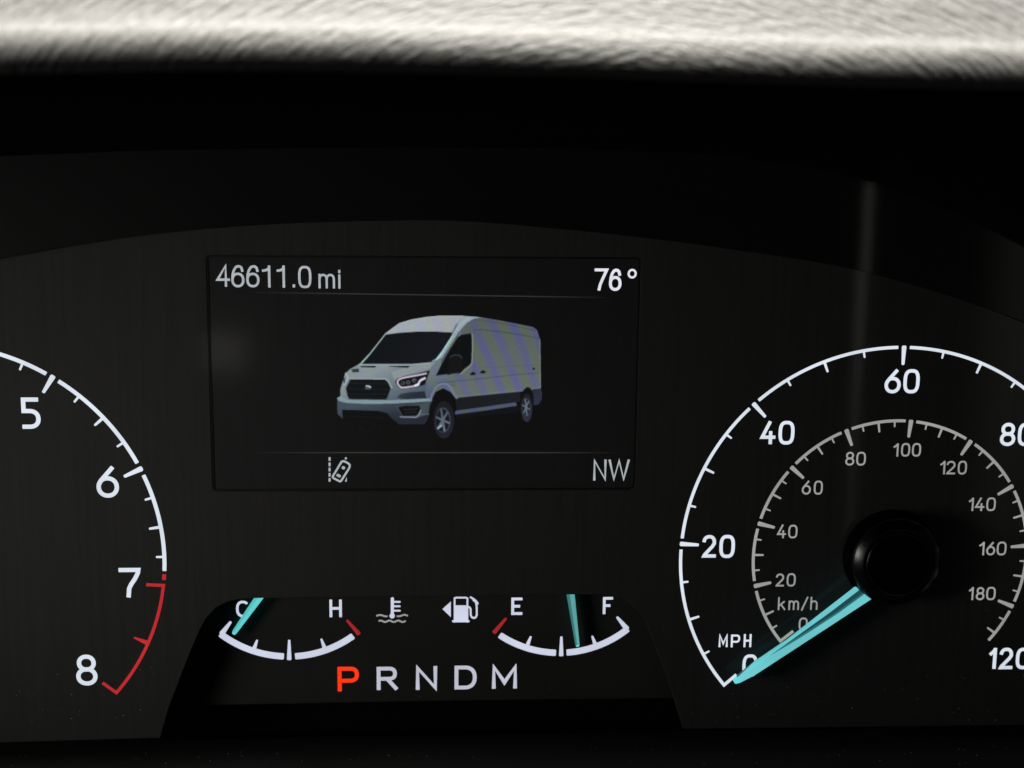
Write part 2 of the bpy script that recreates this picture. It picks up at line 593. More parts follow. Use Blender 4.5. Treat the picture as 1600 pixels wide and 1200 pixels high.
def sheet(name, loops, y0, y1, mat, parent, bev=0.25, label=None):
    """A plate with holes: loops[0] is the outline, the rest are holes; front face at y0, walls back to y1, a small chamfer on every edge."""
    import bmesh
    bm = bmesh.new()
    edges = []
    rings = []
    for li, lp in enumerate(loops):
        n = len(lp)
        # chamfer: shrink outline / grow hole on the front face
        P = [np.array(p, float) for p in lp]
        area2 = sum(P[i][0] * P[(i + 1) % n][1] - P[(i + 1) % n][0] * P[i][1] for i in range(n))
        sg = 1 if area2 > 0 else -1
        if li > 0:
            sg = -sg
        fr = []
        for i in range(n):
            d1 = P[i] - P[i - 1]
            d2 = P[(i + 1) % n] - P[i]
            d1, d2 = d1 / np.hypot(*d1), d2 / np.hypot(*d2)
            nn = np.array([-d1[1] - d2[1], d1[0] + d2[0]])
            l = np.hypot(*nn)
            nn = nn / l if l > 1e-6 else np.array([-d1[1], d1[0]])
            fr.append(P[i] + nn * sg * bev)
        vf = [bm.verts.new((p[0], y0, p[1])) for p in fr]
        vm = [bm.verts.new((p[0], y0 + bev, p[1])) for p in P]
        vb = [bm.verts.new((p[0], y1, p[1])) for p in P]
        for i in range(n):
            j = (i + 1) % n
            edges.append(bm.edges.new((vf[i], vf[j])))
            rings.append((vf[i], vf[j], vm[j], vm[i]))
            rings.append((vm[i], vm[j], vb[j], vb[i]))
    bmesh.ops.triangle_fill(bm, use_beauty=True, use_dissolve=False, edges=edges)
    for q in rings:
        bm.faces.new(q)
    bmesh.ops.recalc_face_normals(bm, faces=bm.faces)
    bm.verts.index_update()
    v = [tuple(x.co) for x in bm.verts]
    f = [tuple(x.index for x in q.verts) for q in bm.faces]
    bm.free()
    return mesh(name, v, f, mat, parent, label)


sx0 = (at(*SCR[0])[0] + at(*SCR[3])[0]) / 2
sx1 = (at(*SCR[1])[0] + at(*SCR[2])[0]) / 2
sz1 = (at(*SCR[0])[1] + at(*SCR[1])[1]) / 2
sz0 = (at(*SCR[2])[1] + at(*SCR[3])[1]) / 2
face_outline = [at(x, y - 10) for x, y in inner_px]                       # top edge, hidden behind the dark arch's rim
face_outline += [at(1840, 1130), at(1600, 1133)]
face_outline += [at(*p) for p in reversed(right_cut)] + [at(800, 929.5), at(600, 931.5)] + [at(*p) for p in reversed(left_cut)]
face_outline += [at(0, 1160), at(-240, 1163)]
screen_hole = round_rect(sx0, sz0, sx1, sz1, 1.0)
sheet('face_plate', [face_outline, screen_hole], 0.0, 2.2, M_FACE, PANEL, bev=0.06)

# dark arch: hood's reflection and shade, added as a sheet proud of the face
arch_outline = [at(x, y, Y_ARCH) for x, y in reversed(inner_px)] + [at(x, y - 14, Y_ARCH) for x, y in outer_px]
sheet('dark_arch_sheet', [arch_outline], Y_ARCH, 1.6, M_ARCH, PANEL, bev=0.12)

# recessed window with the small gauges
Y_LOW = 6.0
low = [at(-20 + 230, 905, Y_LOW), at(1110, 900, Y_LOW), at(1112, 1091, Y_LOW), at(700, 1096, Y_LOW), at(215, 1105, Y_LOW)]
sheet('recessed_panel', [list(reversed(low))], Y_LOW, 9.0, M_LOWER, PANEL, bev=0.3)
hb = MB()
hb.add([(-230, 14, -130), (230, 14, -130), (230, 14, 90), (-230, 14, 90), (-230, 17, -130), (230, 17, -130), (230, 17, 90), (-230, 17, 90)],
       [(0, 1, 2, 3), (5, 4, 7, 6), (0, 4, 5, 1), (1, 5, 6, 2), (2, 6, 7, 3), (3, 7, 4, 0)])
hb.build('housing_back', M_BLACK, PANEL)

TRIM = thing('bottom_trim_strip', 'grained black trim strip running under the instrument panel', 'trim', (0, -6, -75))
TRIM['kind'] = 'thing'
tb = MB()
xs = list(range(-240, 1841, 80))
prof = [(10.0, 0, -1.6), (0.0, 0, 0), (-3.5, 4, -0.25), (-5.5, 8, -1.2), (-6.8, 14, -3.2), (-7.4, 40, -9), (-8, 90, -20)]
for x in xs:
    yt = interp([(-240, 1184), (0, 1180), (500, 1172), (1100, 1162), (1600, 1156), (1840, 1154)], x)
    X, Z = at(x, yt, 0.0)
    for y, dpx, dz in prof:
        tb.v.append((X, y, Z + dz))
k = len(prof)
for i in range(len(xs) - 1):
    for j in range(k - 1):
        tb.f.append((i * k + j, i * k + j + 1, (i + 1) * k + j + 1, (i + 1) * k + j))
tb.build('strip', M_TRIM, TRIM, smooth=True)

# ------------------------------------------------------------------ dashboard hood
HOOD = thing('dashboard_hood', 'sunlit pale grained dashboard hood with a rounded lip overhanging the instrument panel', 'dashboard hood', (0, -100, 58))
EDGE = [(-400, 120), (0, 110), (300, 105), (500, 106), (800, 112), (1100, 122), (1300, 129), (1600, 136), (2000, 150)]
Y_LIP = -100.0
hx = list(range(-400, 2001, 12))
edge_px = smooth_curve(EDGE, hx)
roll = []
R_, R2 = 6.0, 4.0
for th_ in range(106, 30, -4):
    a = math.radians(th_)
    if th_ > 70:
        a7 = math.radians(70)
        roll.append((R_ - (R_ - R2) * math.sin(a7) - R2 * math.sin(a), (R_ - R2) * math.cos(a7) + R2 * math.cos(a)))
    else:
        roll.append((R_ - R_ * math.sin(a), R_ * math.cos(a)))
dy, dz = roll[-1]
for th_, ln in ((31, .4), (33, .4), (37, .5), (41, .8), (44, 1.0), (46, 1.5), (48, 2), (48, 3), (45, 4), (36, 5), (28, 6), (20, 8), (12, 14), (8, 40), (6, 120)):
    a = math.radians(th_)
    dy += ln * math.cos(a)
    dz += ln * math.sin(a)
    roll.append((dy, dz))
hv, hf = [], []
k = len(roll)
for x, e in zip(hx, edge_px):
    X, Z = at(x, e, Y_LIP)
    for dy, dz in roll:
        hv.append((X, Y_LIP + dy, Z + dz))
for i in range(len(hx) - 1):
    for j in range(k - 1):
        hf.append((i * k + j, (i + 1) * k + j, (i + 1) * k + j + 1, i * k + j + 1))
mesh('top_cover', hv, hf, M_HOOD, HOOD, smooth=True)
uv, uf = [], []
for i, (x, e) in enumerate(zip(hx, edge_px)):
    X, Z = at(x, e, Y_LIP)
    Z += roll[0][1]
    o_px = interp(OUTER, min(max(x, -260), 1860)) - 6
    Xo, Zo = at(x, o_px, Y_ARCH - .3)
    for t in (0.0, 0.04, 0.3, 0.6, 0.85, 1.0):
        sag = 3.0 * t * (1 - t)
        uv.append((X + (Xo - X) * t, (Y_LIP + roll[0][0] + .05) * (1 - t) + (Y_ARCH - .3) * t, Z + (Zo - Z) * t + sag))
    uv.append((Xo, 12.0, Zo + 3))
k = 7
for i in range(len(hx) - 1):
    for j in range(k - 1):
        uf.append((i * k + j, i * k + j + 1, (i + 1) * k + j + 1, (i + 1) * k + j))
mesh('underside', uv, uf, M_UNDER, HOOD, smooth=True)

# ------------------------------------------------------------------ tachometer
TC = (-112.15, -35.25)
TACH = thing('tachometer', 'white rev counter scale ending in a red zone beyond the 7', 'tachometer', (TC[0], 0, TC[1]))


def tdeg(v):
    return 25.0 - (v - 6) * 32.9


RT = 43.15
arc_part(TACH, TC, RT, .78, tdeg(4.03), tdeg(5) + 1.75, 0, M_WHITE)
arc_part(TACH, TC, RT, .78, tdeg(5) - 1.75, tdeg(6) + 1.75, 0, M_WHITE)
arc_part(TACH, TC, RT, .78, tdeg(6) - 1.75, -3.55, 0, M_WHITE)
arc_part(TACH, TC, RT, .78, -4.45, -6.05, 0, M_RED, 'red_dash')
arc_part(TACH, TC, RT, .64, -7.55, -40.9, 0, M_RED, 'red_zone_arc', pre=[polar(TC, 39.75, -7.95)], post=[polar(TC, 39.7, -41.1)])
for v in (5, 6):
    tick_part(TACH, TC, 43.6, 39.55, 1.05, .60, tdeg(v), 0, M_WHITE, 'major_tick')
for v in (4.25, 4.5, 4.75, 5.25, 5.5, 5.75, 6.25, 6.5, 6.75):
    half = abs(v % 1 - .5) < .01
    tick_part(TACH, TC, 43.1, 40.8 if half else 41.5, .62 if half else .48, .44 if half else .40, tdeg(v), 0, M_WHITE, 'minor_tick')
tick_part(TACH, TC, 43.0, 40.1, .95, .30, tdeg(7.5), 0, M_RED, 'red_tick')
numeral(TACH, '5', [(32.5, 621, 63, 670)], 6.8, 0, M_WHITE)
numeral(TACH, '6', [(150.5, 728.8, 185.6, 777.6)], 6.8, 0, M_WHITE)
numeral(TACH, '7', [(186, 887.3, 220.2, 933.5)], 6.8, 0, M_WHITE)
numeral(TACH, '8', [(118.7, 1022.8, 152, 1071)], 6.8, 0, M_WHITE)

# ------------------------------------------------------------------ speedometer
SC = (77.95, -35.8)
KC = (78.09, -35.96)
SPD = thing('speedometer', 'round speedometer with white MPH scale, grey inner km/h scale and cyan needle at zero', 'speedometer', (SC[0], 0, SC[1]))


def sdeg(v):
    return 89.55 + (60 - v) * 2.168


def kdeg(v):
    return 84.9 + (100 - v) * 1.3425


RS, GAP = 43.25, 1.55
RK, GK = 28.45, 2.2
arc_part(SPD, SC, RS, .64, sdeg(0), sdeg(20) + GAP, 0, M_WHITE, pre=[polar(SC, 39.9, sdeg(0) - .2)])
for v in (20, 40, 60, 80, 100):
    arc_part(SPD, SC, RS, .64, sdeg(v) - GAP, sdeg(v + 20) + (GAP if v < 100 else 0), 0, M_WHITE, post=[] if v < 100 else [polar(SC, 39.9, sdeg(120))])
for v in range(5, 120, 5):
    if v % 20 == 0:
        tick_part(SPD, SC, 43.6, 39.7, .92, .58, sdeg(v), 0, M_WHITE, 'major_tick')
    elif v % 10 == 0:
        tick_part(SPD, SC, 43.2, 41.0, .55, .42, sdeg(v), 0, M_WHITE, 'minor_tick')
    else:
        tick_part(SPD, SC, 43.2, 41.8, .46, .36, sdeg(v), 0, M_WHITE, 'minor_tick')
arc_part(SPD, KC, RK, .60, kdeg(0), kdeg(20) + GK, 0, M_GREY, 'inner_scale_arc', pre=[polar(KC, 25.1, kdeg(0))])
for v in range(20, 200, 20):
    arc_part(SPD, KC, RK, .60, kdeg(v) - GK, kdeg(min(v + 20, 193)) + (GK if v < 180 else 0), 0, M_GREY, 'inner_scale_arc')
for v in range(5, 195, 5):
    if v % 20 == 0:
        tick_part(SPD, KC, 28.75, 25.1, .92, .55, kdeg(v), 0, M_GREY, 'inner_major_tick')
    elif v % 10 == 0:
        tick_part(SPD, KC, 28.4, 26.35, .46, .36, kdeg(v), 0, M_GREY, 'inner_minor_tick')
    else:
        tick_part(SPD, KC, 28.4, 27.15, .36, .30, kdeg(v), 0, M_GREY, 'inner_minor_tick')
for chars, bxs in (('0', [(1160, 1022.5, 1183.5, 1057.5)]),
                   ('20', [(1097.8, 836, 1119, 871.2), (1124, 835.8, 1148.2, 871.8)]),
                   ('40', [(1188.5, 658, 1211.8, 694), (1216.5, 657.6, 1241.3, 694.6)]),
                   ('60', [(1382.4, 577.2, 1407.6, 614.6), (1411.6, 576.8, 1436.8, 614.6)]),
                   ('80', [(1562.9, 660.6, 1586.7, 696.8), (1590.5, 660.6, 1615.5, 696.8)]),
                   ('120', [(1545.6, 1012.4, 1556.8, 1045), (1562, 1012, 1582.7, 1045.5), (1587.3, 1012, 1611, 1045.5)])):
    numeral(SPD, chars, bxs, 5.25 if chars != '0' else 4.8, 0, M_WHITE)
for chars, bxs in (('0', [(1248, 965, 1262, 985.5)]),
                   ('20', [(1212.5, 896.2, 1225.2, 916.3), (1229.2, 895.7, 1243.2, 916.3)]),
                   ('40', [(1214.4, 819.5, 1228.2, 840.8), (1231.7, 820, 1246, 841)]),
                   ('60', [(1253, 751, 1267, 772.7), (1271.6, 751, 1285.5, 772.7)]),
                   ('80', [(1321, 706, 1334.8, 727.3), (1338, 706, 1352.8, 727.3)]),
                   ('100', [(1396, 692.7, 1403.8, 713.3), (1408, 692.3, 1422, 713.3), (1425, 692.3, 1439, 713.3)]),
                   ('120', [(1469, 720.2, 1476.8, 741), (1479.2, 720.2, 1492.8, 741), (1496.6, 720, 1510.7, 741.3)]),
                   ('140', [(1513.7, 777.7, 1521.2, 798.3), (1523.7, 777.4, 1538.2, 798.4), (1541.2, 777.2, 1555.8, 798.4)]),
                   ('160', [(1530, 846.8, 1538, 867.5), (1541.2, 846.8, 1555, 867.6), (1557.5, 846.3, 1572.5, 867.6)]),
                   ('180', [(1513.8, 917.4, 1521, 937.5), (1525, 917.4, 1538.2, 937.6), (1541, 917, 1555.6, 937.6)])):
    numeral(SPD, chars, bxs, 2.65, 0, M_GREY, 'inner_numeral')
up_ = part('unit_mark', SPD)
for c, bx in zip('MPH', [(1123, 991, 1137.2, 1011), (1142, 991.5, 1156.3, 1011.2), (1162, 990.8, 1174, 1011)]):
    glyph(c, bx, 3.0, 0, M_WHITE, up_)
uk_ = part('unit_mark', SPD)
for c, bx in zip('km/h', [(1215.6, 933, 1227.2, 953), (1232, 938.3, 1248.3, 953), (1252, 932.5, 1262.5, 954), (1266.2, 932.5, 1277.5, 952.7)]):
    glyph(c, bx, 2.4, 0, M_GREY, uk_)

# needle: two lit prongs with a dark slot between, meeting at the tip
YN = -4.0
HUBP = part('needle_hub', SPD)
hubprof = [(9.8, 0.1), (9.8, -0.5), (9.45, -0.8), (9.15, -4.0), (9.0, -4.35), (8.75, -4.65), (7.45, -5.85), (7.2, -6.0), (7.05, -5.95), (7.0, -5.6), (6.8, -5.6), (6.72, -6.0), (6.6, -6.15), (6.45, -6.2), (6.2, -6.0), (0.01, -5.6)]
nseg = 128
hv, hf = [], []
for r, y in hubprof:
    for i in range(nseg):
        a = 2 * math.pi * i / nseg
        hv.append((SC[0] + r * math.cos(a), y, SC[1] + r * math.sin(a)))
for j in range(len(hubprof) - 1):
    for i in range(nseg):
        hf.append((j * nseg + i, j * nseg + (i + 1) % nseg, (j + 1) * nseg + (i + 1) % nseg, (j + 1) * nseg + i))
hm = [0 if 3 <= j <= 13 else 1 for j in range(len(hubprof) - 1) for i in range(nseg)]
mesh('hub_cap', hv, hf, None, HUBP, smooth=True, mats=[M_HUB, M_HUBTOP], fm=hm)

NEED = part('needle', SPD)


def slab(poly_px, y0, y1, name, mat, parent, chamfer=0.0, label=None, mats=None, side_mat=None):
    P = [at(x, y, y0) for x, y in poly_px]
    a2 = sum(P[i][0] * P[(i + 1) % len(P)][1] - P[(i + 1) % len(P)][0] * P[i][1] for i in range(len(P)))
    if a2 < 0:
        P.reverse()
    n = len(P)
    v = [(x, y0, z) for x, z in P] + [(x, y1, z) for x, z in P]
    f = [tuple(range(n))] + [(i, i + n, (i + 1) % n + n, (i + 1) % n) for i in range(n)]
    return mesh(name, v, f, mat, parent, label, mats=[mat, side_mat] if side_mat else None, fm=[0] + [1] * n if side_mat else None)


slab([(1148.5, 1065.5), (1150, 1063.3), (1158, 1056.5), (1336.5, 918), (1339.5, 918.4), (1342.5, 921.8), (1300, 954.5), (1260, 982), (1224, 1004.5), (1180, 1034.5), (1153, 1060)], YN, YN + .5, 'prong', M_CYAN, NEED)
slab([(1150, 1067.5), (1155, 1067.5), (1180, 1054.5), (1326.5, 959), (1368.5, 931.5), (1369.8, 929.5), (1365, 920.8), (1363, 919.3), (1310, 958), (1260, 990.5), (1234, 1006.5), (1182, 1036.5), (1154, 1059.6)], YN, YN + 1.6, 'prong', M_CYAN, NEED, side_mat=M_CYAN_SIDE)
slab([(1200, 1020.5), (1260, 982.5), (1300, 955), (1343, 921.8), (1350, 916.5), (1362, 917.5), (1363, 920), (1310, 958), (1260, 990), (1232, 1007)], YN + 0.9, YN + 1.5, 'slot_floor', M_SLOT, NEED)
slab([(1147.2, 1066.5), (1148.3, 1063.5), (1150.5, 1062.4), (1155, 1060), (1157, 1062), (1154.5, 1066), (1151.5, 1068.2), (1149, 1068.4)], YN - .12, YN + 1.2, 'tip', M_CYAN_TIP, NEED)

# ------------------------------------------------------------------ small gauges on the recessed panel
def circ_from(p_left, p_right, p_mid, y):
    a, b, c = (np.array(at(*p, y)) for p in (p_left, p_right, p_mid))
    A = np.array([b - a, c - a]) * 2
    r = np.array([b @ b - a @ a, c @ c - a @ a])
    ctr = np.linalg.solve(A, r)
    return tuple(ctr), float(np.hypot(*(a - ctr)))


def adeg(c, p, y):
    x, z = at(*p, y)
    return math.degrees(math.atan2(z - c[1], x - c[0]))


def rad(c, p, y):
    x, z = at(*p, y)
    return math.hypot(x - c[0], z - c[1])


YL = Y_LOW
PXL = (at(461, 1000, YL)[0] - at(451, 1000, YL)[0]) / 10           # mm per pixel on the recessed panel
gc, gr = circ_from((346.2, 991.6), (553, 992.5), (452, 1025.7), YL)
TMP = thing('temperature_gauge', 'small coolant temperature gauge marked C and H, its cyan needle near the C', 'gauge', (gc[0], YL, gc[1]), 'small gauges under the screen')
wg = 10.4 * PXL
arc_part(TMP, gc, gr, wg, adeg(gc, (344, 990.5), YL), adeg(gc, (443.7, 1025.5), YL), YL, M_WHITE_SMALL)
arc_part(TMP, gc, gr, wg, adeg(gc, (461, 1025.5), YL), adeg(gc, (551.5, 993), YL), YL, M_WHITE_SMALL)


def tick_px(root, p0, p1, w0, w1, mat, name, y=None, th=0.055, label=None):
    y = YL if y is None else y
    a, b = np.array(at(*p0, y)), np.array(at(*p1, y))
    u = (b - a) / np.hypot(*(b - a))
    n = np.array([-u[1], u[0]])
    w0, w1 = w0 * PXL, w1 * PXL
    q = .25
    P = [a + n * w0 * .36, a - n * w0 * .36, a + u * q * w0 - n * w0 / 2, b - u * q * w1 - n * w1 / 2, b - n * w1 * .25, b + n * w1 * .25, b - u * q * w1 + n * w1 / 2, a + u * q * w0 + n * w0 / 2]
    mb = MB()
    a2 = sum(P[i][0] * P[(i + 1) % 8][1] - P[(i + 1) % 8][0] * P[i][1] for i in range(8))
    if a2 < 0:
        P.reverse()
    mb.prism([tuple(p) for p in P], y - th, y + .02)
    return mb.build(name, mat, root, label)


tick_px(TMP, (345.5, 991.5), (361, 971), 8.5, 4.0, M_WHITE_SMALL, 'end_tick')
tick_px(TMP, (397.3, 1013), (402, 999.6), 6.0, 3.0, M_WHITE_SMALL, 'minor_tick')
tick_px(TMP, (451.9, 1031.3), (451.9, 999.6), 7.2, 3.6, M_WHITE_SMALL, 'middle_tick')
tick_px(TMP, (507, 1012), (501.8, 997.8), 6.0, 3.0, M_WHITE_SMALL, 'minor_tick')
tick_px(TMP, (561.5, 991.3), (541.8, 968.6), 7.0, 4.0, M_RED_SMALL, 'red_end_tick')
glyph('C', (368.8, 938.6, 388.5, 964.4), 4.0, YL, M_WHITE_SMALL, TMP)
glyph('H', (514.8, 936.8, 534.2, 964.2), 4.3, YL, M_WHITE_SMALL, TMP)


def ridge_needle(root, top_l, top_r, tip, tipw, mats, y0, ext=26):
    """A roof-shaped lit pointer that disappears behind the panel face above it."""
    tl, tr, tp = np.array(top_l, float), np.array(top_r, float), np.array(tip, float)
    mid = (tl + tr) / 2
    u = (mid - tp) / np.hypot(*(mid - tp))
    tl2, tr2 = tl + u * ext, tr + u * ext
    n = np.array([-u[1], u[0]])
    if n[0] > 0:
        n = -n                      # n points to the left side
    bl, br = tp + u * 3 + n * tipw / 2, tp + u * 3 - n * tipw / 2
    c_t, c_b = (tl2 * .62 + tr2 * .38), tp + u * 2 + n * tipw * .1
    end_l, end_r = tp + n * tipw * .28, tp - n * tipw * .28
    pts = [(tl2, y0 + .5), (c_t, y0 - .2), (tr2, y0 + .5), (bl, y0 + .4), (c_b, y0 - .1), (br, y0 + .4), (end_l, y0 + .35), (end_r, y0 + .35)]
    v = []
    for p, y in pts:
        x, z = at(p[0], p[1], y)
        v.append((x, y, z))
    nb = len(v)
    for i in (0, 2, 3, 5, 6, 7):
        v.append((v[i][0], y0 + 1.3, v[i][2]))
    f = [(0, 3, 4, 1), (1, 4, 5, 2), (3, 6, 4), (4, 6, 7), (4, 7, 5), (0, nb, nb + 2, 3), (2, 5, nb + 3, nb + 1), (3, nb + 2, nb + 4, 6), (5, 7, nb + 5, nb + 3), (6, nb + 4, nb + 5, 7)]
    me = mesh('needle', v, f, None, root, mats=mats, fm=[0, 1, 2, 2, 2, 0, 1, 0, 1, 2])
    return me


M_T1 = lit('shaded_cyan_pointer_flank', (84, 186, 188), 1.0, base=(0.03, 0.12, 0.12))  # left facet's shade put into a darker copy of the pointer colour
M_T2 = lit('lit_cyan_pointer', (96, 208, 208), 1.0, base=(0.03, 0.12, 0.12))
M_F1 = lit('shaded_teal_pointer_flank', (52, 112, 112), 1.0, base=(0.02, 0.08, 0.08))  # fuel pointer's left facet, shade painted in by dimming its teal
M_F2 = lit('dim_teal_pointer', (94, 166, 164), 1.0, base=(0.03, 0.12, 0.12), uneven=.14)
ridge_needle(TMP, (396.3, 934.3), (413, 934.2), (364.3, 991), 7.0, [M_T1, M_T2, M_CYAN_TIP], 3.6)

COOL = part('coolant_symbol', TMP)


def px_ribbon(pts, w, mat, parent, name, closed=False, y=None, ext=True, th=.05, rnd=.6):
    y = YL if y is None else y
    mb = MB()
    mb.ribbon([at(*p, y) for p in pts], w * PXL, y, closed, ext, thick=th, rnd=rnd)
    return mb.build(name, mat, parent)


def c6(x, y):
    return (300 + x / 4.2105, 900 + y / 4.2105)


def c7(x, y):
    return (660 + x / 4.2105, 900 + y / 4.2105)


px_ribbon([c6(1318, 150), c6(1318, 255)], 4.9, M_WHITE_SMALL, COOL, 'thermometer_stem')
mb = MB()
ctr = at(*c6(1317, 262), YL)
mb.prism([polar(ctr, 4.2 * PXL, a) for a in range(0, 360, 18)], YL - .07, YL + .02)
mb.build('thermometer_bulb', M_WHITE_SMALL, COOL)
for yy in (170, 199, 228):
    px_ribbon([c6(1328, yy), c6(1366, yy)], 3.0, M_WHITE_SMALL, COOL, 'thermometer_mark', th=.03)


def wave(x0, x1, yc, amp, per, ph):
    return [c6(x0 + (x1 - x0) * i / 24, yc + amp * math.sin((x0 + (x1 - x0) * i / 24) * 2 * math.pi / per + ph)) for i in range(25)]


px_ribbon([c6(1217, 261), c6(1228, 257), c6(1240, 256), c6(1252, 259), c6(1266, 264), c6(1281, 265)], 2.7, M_GREY, COOL, 'water_wave')
px_ribbon([c6(1352, 264), c6(1368, 264), c6(1380, 260), c6(1392, 255), c6(1405, 256), c6(1416, 260)], 2.7, M_GREY, COOL, 'water_wave')
px_ribbon(wave(1232, 1402, 297.5, 5.0, 58, 2.2), 2.7, M_GREY, COOL, 'water_wave')

fc, fr = circ_from(c7(500, 382), c7(1350, 348), c7(914, 505), YL)
FUEL = thing('fuel_gauge', 'small fuel gauge marked E and F, its teal needle past the middle tick', 'gauge', (fc[0], YL, fc[1]), 'small gauges under the screen')
arc_part(FUEL, fc, fr, wg, adeg(fc, c7(510, 385), YL), adeg(fc, c7(879, 505), YL), YL, M_WHITE_SMALL)
arc_part(FUEL, fc, fr, wg, adeg(fc, c7(948, 505), YL), adeg(fc, c7(1352, 347), YL), YL, M_WHITE_SMALL)
tick_px(FUEL, c7(1349, 352), c7(1279, 268), 8.5, 4.0, M_WHITE_SMALL, 'end_tick')
tick_px(FUEL, c7(692, 452), c7(714, 396), 6.0, 3.0, M_WHITE_SMALL, 'minor_tick')
tick_px(FUEL, c7(913, 527), c7(914, 397), 7.2, 3.6, M_WHITE_SMALL, 'middle_tick')
tick_px(FUEL, c7(1136, 446), c7(1116, 393), 6.0, 3.0, M_WHITE_SMALL, 'minor_tick')
tick_px(FUEL, c7(468, 376), c7(552, 276), 7.0, 4.0, M_RED_SMALL, 'red_end_tick')
glyph('E', (798.9, 933.7, 816.2, 960.7), 4.4, YL, M_WHITE_SMALL, FUEL)
glyph('F', (942, 932.8, 957.6, 959.5), 4.2, YL, M_WHITE_SMALL, FUEL)
ridge_needle(FUEL, (884.4, 929.2), (898.9, 929.0), (902.8, 1010.5), 6.4, [M_F1, M_F2, M_CYAN_TIP], 3.6)
PUMP = part('fuel_pump_symbol', FUEL)
mb = MB()
mb.prism([at(*c7(*p), YL) for p in ((132, 217), (187, 270), (187, 168))], YL - .05, YL + .02)
mb.build('filler_arrow', M_WHITE_SMALL, PUMP)
px_ribbon([c7(212, 300), c7(212, 146), c7(222, 142), c7(286, 142), c7(296, 146), c7(296, 300)], 2.8, M_WHITE_SMALL, PUMP, 'pump_case', th=.06)
mb = MB()
mb.prism([at(*c7(*p), YL) for p in ((213, 193), (213, 294), (295, 294), (295, 193))], YL - .045, YL + .02)
mb.build('pump_body', M_WHITE_SMALL, PUMP)
px_ribbon([c7(203, 297), c7(303, 297)], 3.4, M_WHITE_SMALL, PUMP, 'pump_foot', th=.075)
px_ribbon([c7(300, 203), c7(310, 206), c7(317, 216), c7(318, 256), c7(324, 270), c7(338, 277), c7(351, 271), c7(358, 256), c7(357, 200), c7(352, 170), c7(338, 152), c7(318, 140)], 3.0, M_WHITE_SMALL, PUMP, 'pump_hose', th=.04)
px_ribbon([c7(340, 158), c7(350, 166), c7(360, 180)], 4.4, M_WHITE_SMALL, PUMP, 'pump_nozzle', th=.065)

GEAR = thing('gear_indicator', 'row of gear letters P R N D M with the P glowing red', 'gear indicator', (at(668, 1060, YL)[0], YL, at(668, 1060, YL)[1]))
glyph('P', (527.5, 1041.8, 560.8, 1080), 6.3, YL, M_PARK, GEAR, label='glowing orange red letter P')
for c, bx in zip('RNDM', [(588.6, 1041.8, 621.2, 1078), (649.6, 1040.8, 683.2, 1077.6), (710.2, 1040, 744.8, 1077), (768.7, 1039.4, 807.9, 1075.8)]):
    glyph(c, bx, 6.0, YL, M_GEAR, GEAR)

# ------------------------------------------------------------------ central display
YD = 0.15
DISP = thing('information_display', 'rectangular dark information screen showing a grey van, mileage and compass heading', 'display screen', ((sx0 + sx1) / 2, YD, (sz0 + sz1) / 2))
sheet('screen_panel', [round_rect(sx0 - .5, sz0 - .5, sx1 + .5, sz1 + .5, 1.2)], YD, YD + 2.5, M_SCREEN, DISP, bev=.1)
mb = MB()
mb.ribbon(round_rect(sx0 + .25, sz0 + .25, sx1 - .25, sz1 - .25, .9), .34, YD, True, thick=.10)
mb.build('screen_frame', M_FRAME, DISP)
ODO = part('odometer_reading', DISP)
for c, bx in zip(['s4', 's6', 's6', 's1', 's1', '.', '0', 'm', 'i'],
                 [(337.8, 413.5, 359.2, 448), (361.2, 414, 381.8, 449), (384.6, 414.2, 405.4, 449), (409.5, 414.7, 423.6, 449.2), (432.3, 414.7, 446.2, 449.5), (456.8, 443.8, 461.6, 449.6),
                  (465.8, 415.4, 486.6, 450.2), (497.6, 427.8, 523.4, 450.6), (527.8, 421.6, 532.6, 451)]):
    glyph(c, bx, 3.8 if c not in 'mi' else 3.4, YD, M_TXT, ODO)
TMPR = part('outside_temperature_reading', DISP)
for c, bx in zip(['s7', 's6', 'deg'], [(928.8, 419.4, 950, 453.9), (951.6, 419.7, 971.2, 454.5), (980.6, 420, 994.9, 435.2)]):
    glyph(c, bx, 4.5 if c != 'deg' else 3.3, YD, M_TXT_HI, TMPR)
COMP = part('compass_reading', DISP)
for c, bx in zip('NW', [(927, 718, 947.6, 750.8), (950.6, 718, 983.6, 750.4)]):
    glyph(c, bx, 3.7, YD, M_TXT, COMP)


def grad_line(name, y_px0, y_px1, x0, x1, rgb, w_px=2.0):
    n = 60
    v, f, cols = [], [], []
    for i in range(n + 1):
        t = i / n
        x = x0 + (x1 - x0) * t
        y = y_px0 + (y_px1 - y_px0) * t
        for s_ in (-.5, .5):
            X, Z = at(x, y + s_ * w_px, YD - .03)
            v.append((X, YD - .03, Z))
    base = np.array(lin((15, 15, 16)))
    for i in range(n):
        t = (i + .5) / n
        k = max(0.0, min(1, t / .30, (1 - t) / .22))
        cols.append(base * .4 + (np.array(lin(rgb)) - base * .4) * k)
        f.append((2 * i, 2 * i + 1, 2 * i + 3, 2 * i + 2))
    o = mesh(name, v, f, M_PIX, DISP)
    at_ = o.data.attributes.new('Col', 'FLOAT_COLOR', 'FACE')
    at_.data.foreach_set('color', [c for q in cols for c in (*q, 1.0)])


grad_line('divider_line', 456.5, 465, 370, 960, (44, 46, 47))
grad_line('divider_line', 707.2, 707.2, 370, 970, (48, 48, 47))

LANE = part('lane_keeping_symbol', DISP)


def c8(x, y):
    return (500 + x / 17.15, 700 + y / 17.15)


